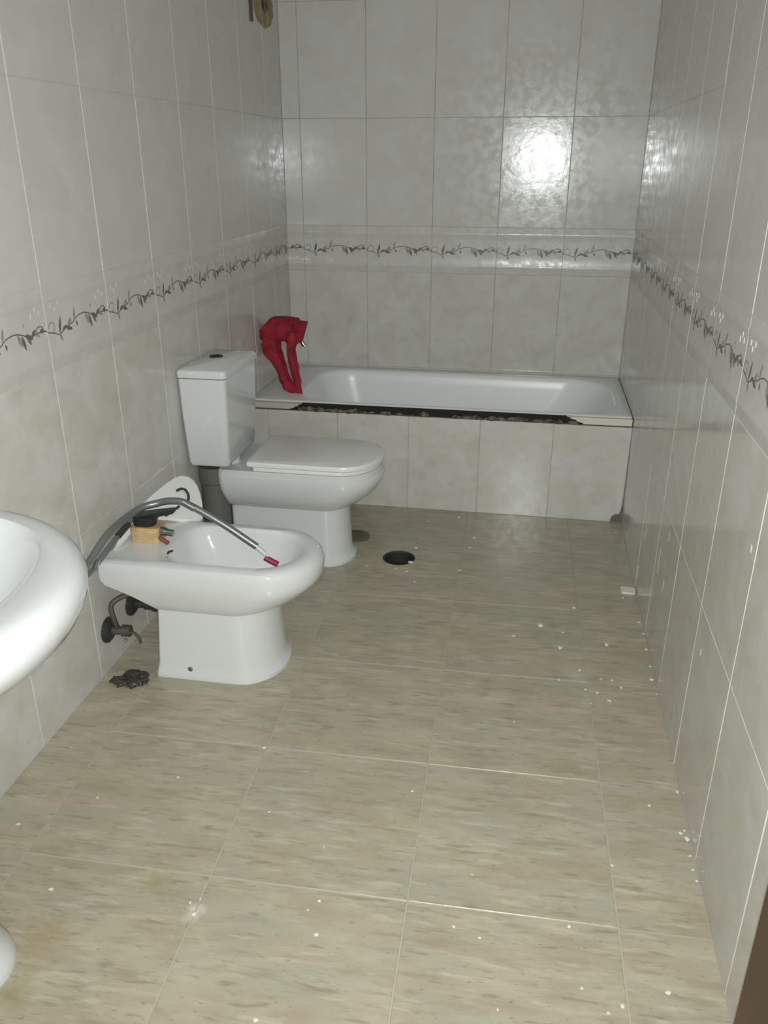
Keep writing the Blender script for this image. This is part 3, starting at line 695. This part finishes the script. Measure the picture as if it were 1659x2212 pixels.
crumbs = [(1239, 1314, 7), (1167, 1352, 11), (1109, 1375, 7), (1210, 1401, 8), (1217, 1367, 4), (1311, 1394, 8), (1395, 1404, 6), (1412, 1470, 7), (1322, 1470, 5), (1342, 1486, 6), (1316, 1515, 7), (1207, 1470, 5),
          (1265, 1490, 5), (1463, 1711, 5), (1402, 1741, 5), (1470, 1801, 5), (1484, 1814, 7), (1507, 1904, 5), (1322, 1870, 5), (980, 2002, 6), (1037, 2027, 5), (1230, 2002, 6), (1445, 2146, 9), (1345, 2175, 6), (1314, 2189, 4), (890, 1710, 6),
          (1380, 1345, 5), (1257, 2136, 4), (1075, 2182, 4), (992, 1234, 7), (887, 1216, 7), (572, 1616, 6), (385, 1680, 5), (211, 1724, 4), (40, 1782, 7), (110, 1922, 8), (419, 1975, 8), (433, 1942, 4), (411, 1950, 5), (690, 1947, 5), (666, 1966, 4), (683, 2020, 6),
          (581, 1754, 4), (552, 2205, 7), (153, 1616, 3), (801, 1100, 5), (991, 1118, 6), (925, 1128, 4), (1024, 1163, 7), (1015, 1184, 5), (899, 1184, 6), (793, 1224, 5), (855, 1229, 4), (1332, 1152, 4), (878, 1235, 5), (895, 1257, 4), (775, 1200, 3),
          (1345, 1293, 5), (1390, 1370, 4), (1405, 1440, 5), (1420, 1500, 4), (1252, 1449, 5), (1290, 1497, 5), (1276, 1520, 4), (1298, 1467, 4), (1497, 1880, 4), (1490, 1850, 4), (1478, 1795, 4), (1020, 1890, 3), (1110, 1560, 3), (700, 1830, 3)]
rc = random.Random(21)
crumb_meshes = []
for k in range(5):
    V, Fc = rock((0, 0, .35), 1, .8, .45, 1, .5, k+20); zmin = min(v.z for v in V); V = [Vector((v.x, v.y, v.z-zmin)) for v in V]
    me = make_mesh('plaster_crumb', V, Fc, False); me.materials.append(M_CRUMB); crumb_meshes.append(me)
for x, y, s in crumbs:
    p = onz(x, y); r = s*(p-EYE).length/F_PX*.8
    o = bpy.data.objects.new('plaster_crumb', rc.choice(crumb_meshes)); COL.objects.link(o)
    o.location = (min(p.x, XR-r*1.2), min(p.y, YT-r*1.3), .0002); o.scale = (r, r*rc.uniform(.8, 1.2), r*.55); o.rotation_euler = (0, 0, rc.uniform(0, 6.28))
    q = o.location
    where = ('beside the open floor drain' if (q-DRAIN).length < .33 else 'along the foot of the bare tiled wall' if q.x > .36 and q.y > 1.2 else 'near the tiled tub apron' if q.y > 3.0
             else 'on the dusty patch by the bare wall' if q.x > .0 and q.y > 1.8 else 'beside the open brown door' if q.x > .1 and q.y < 1.3 else 'in front of the washbasin pedestal' if q.x < -.5 and q.y < 1.45
             else 'in front of the bidet' if q.x < -.5 else 'on the open floor between door and bidet')
    tag(o, 'small white crumb of plaster '+where, 'crumb', 'plaster crumbs '+where)
p = onz(1357, 1278)
top('plaster_flake', loft([rrect(p.x-.028, p.x+.026, p.y-.022, p.y+.024, z, .008, .012, 3) for z in (.0003, .006, .008)]), M_CRUMB, 'larger flat white plaster flake beside the bare tiled wall', 'plaster flake')

# dried plaster runs on the bare wall
for (x0, y0, x1, y1, w_) in ((1428, 1182, 1421, 1244, .010), (1434, 1254, 1431, 1276, .009), (1397, 1134, 1393, 1168, .010), (1379, 1222, 1376, 1252, .007), (1447, 1150, 1445, 1170, .006), (1624, 1178, 1621, 1192, .007), (1515, 1402, 1513, 1418, .005)):
    a, b = onx(x0, y0, XR), onx(x1, y1, XR); b.y = a.y; L = []
    for t in (0, .12, .4, .7, .92, 1):
        p = a+(b-a)*t; hw_ = w_*(.35+.65*math.sin(math.pi*min(1, t*.8+.15)))
        L.append([Vector((XR+.0002, p.y-hw_, p.z)), Vector((XR+.0002, p.y+hw_, p.z)), Vector((XR-.0012, p.y+hw_*.6, p.z)), Vector((XR-.0012, p.y-hw_*.6, p.z))])
    build('plaster_run', loft(L), M_RUN, wall_right)

# torn-out fitting high on the left wall near the corner
fp = onx(568, 13, XL)
ft = empty('filler_patch', fp); tag(ft, 'tan filler patch around a dark hole high on the tiled wall', 'wall patch')
rf = random.Random(9); n = 26
def blob(rx, rz, x, jit): return [Vector((XL+x, fp.y+rx*(1+rf.uniform(-jit, jit))*math.cos(2*math.pi*k/n), fp.z+rz*(1+rf.uniform(-jit, jit))*math.sin(2*math.pi*k/n))) for k in range(n)]
build('filler', loft([blob(.145, .085, .0006, .07), blob(.14, .08, .004, .07), blob(.11, .062, .0052, .06)]), M_PATCH, ft)
build('hole', loft([[Vector((XL+.0056, fp.y+.01+.055*math.cos(2*math.pi*k/n)*(1+rf.uniform(-.15, .15)), fp.z+.012+.04*math.sin(2*math.pi*k/n)*(1+rf.uniform(-.15, .15)))) for k in range(n)], [Vector((XL+.0066, fp.y+.01+.03*math.cos(2*math.pi*k/n), fp.z+.012+.02*math.sin(2*math.pi*k/n))) for k in range(n)]]), M_MORTAR, ft)
sp = onx(540, 10, XL)
build('slot', box(XL+.0006, XL+.006, sp.y-.016, sp.y+.018, sp.z-.06, sp.z+.12, .002), M_WOOD, ft)
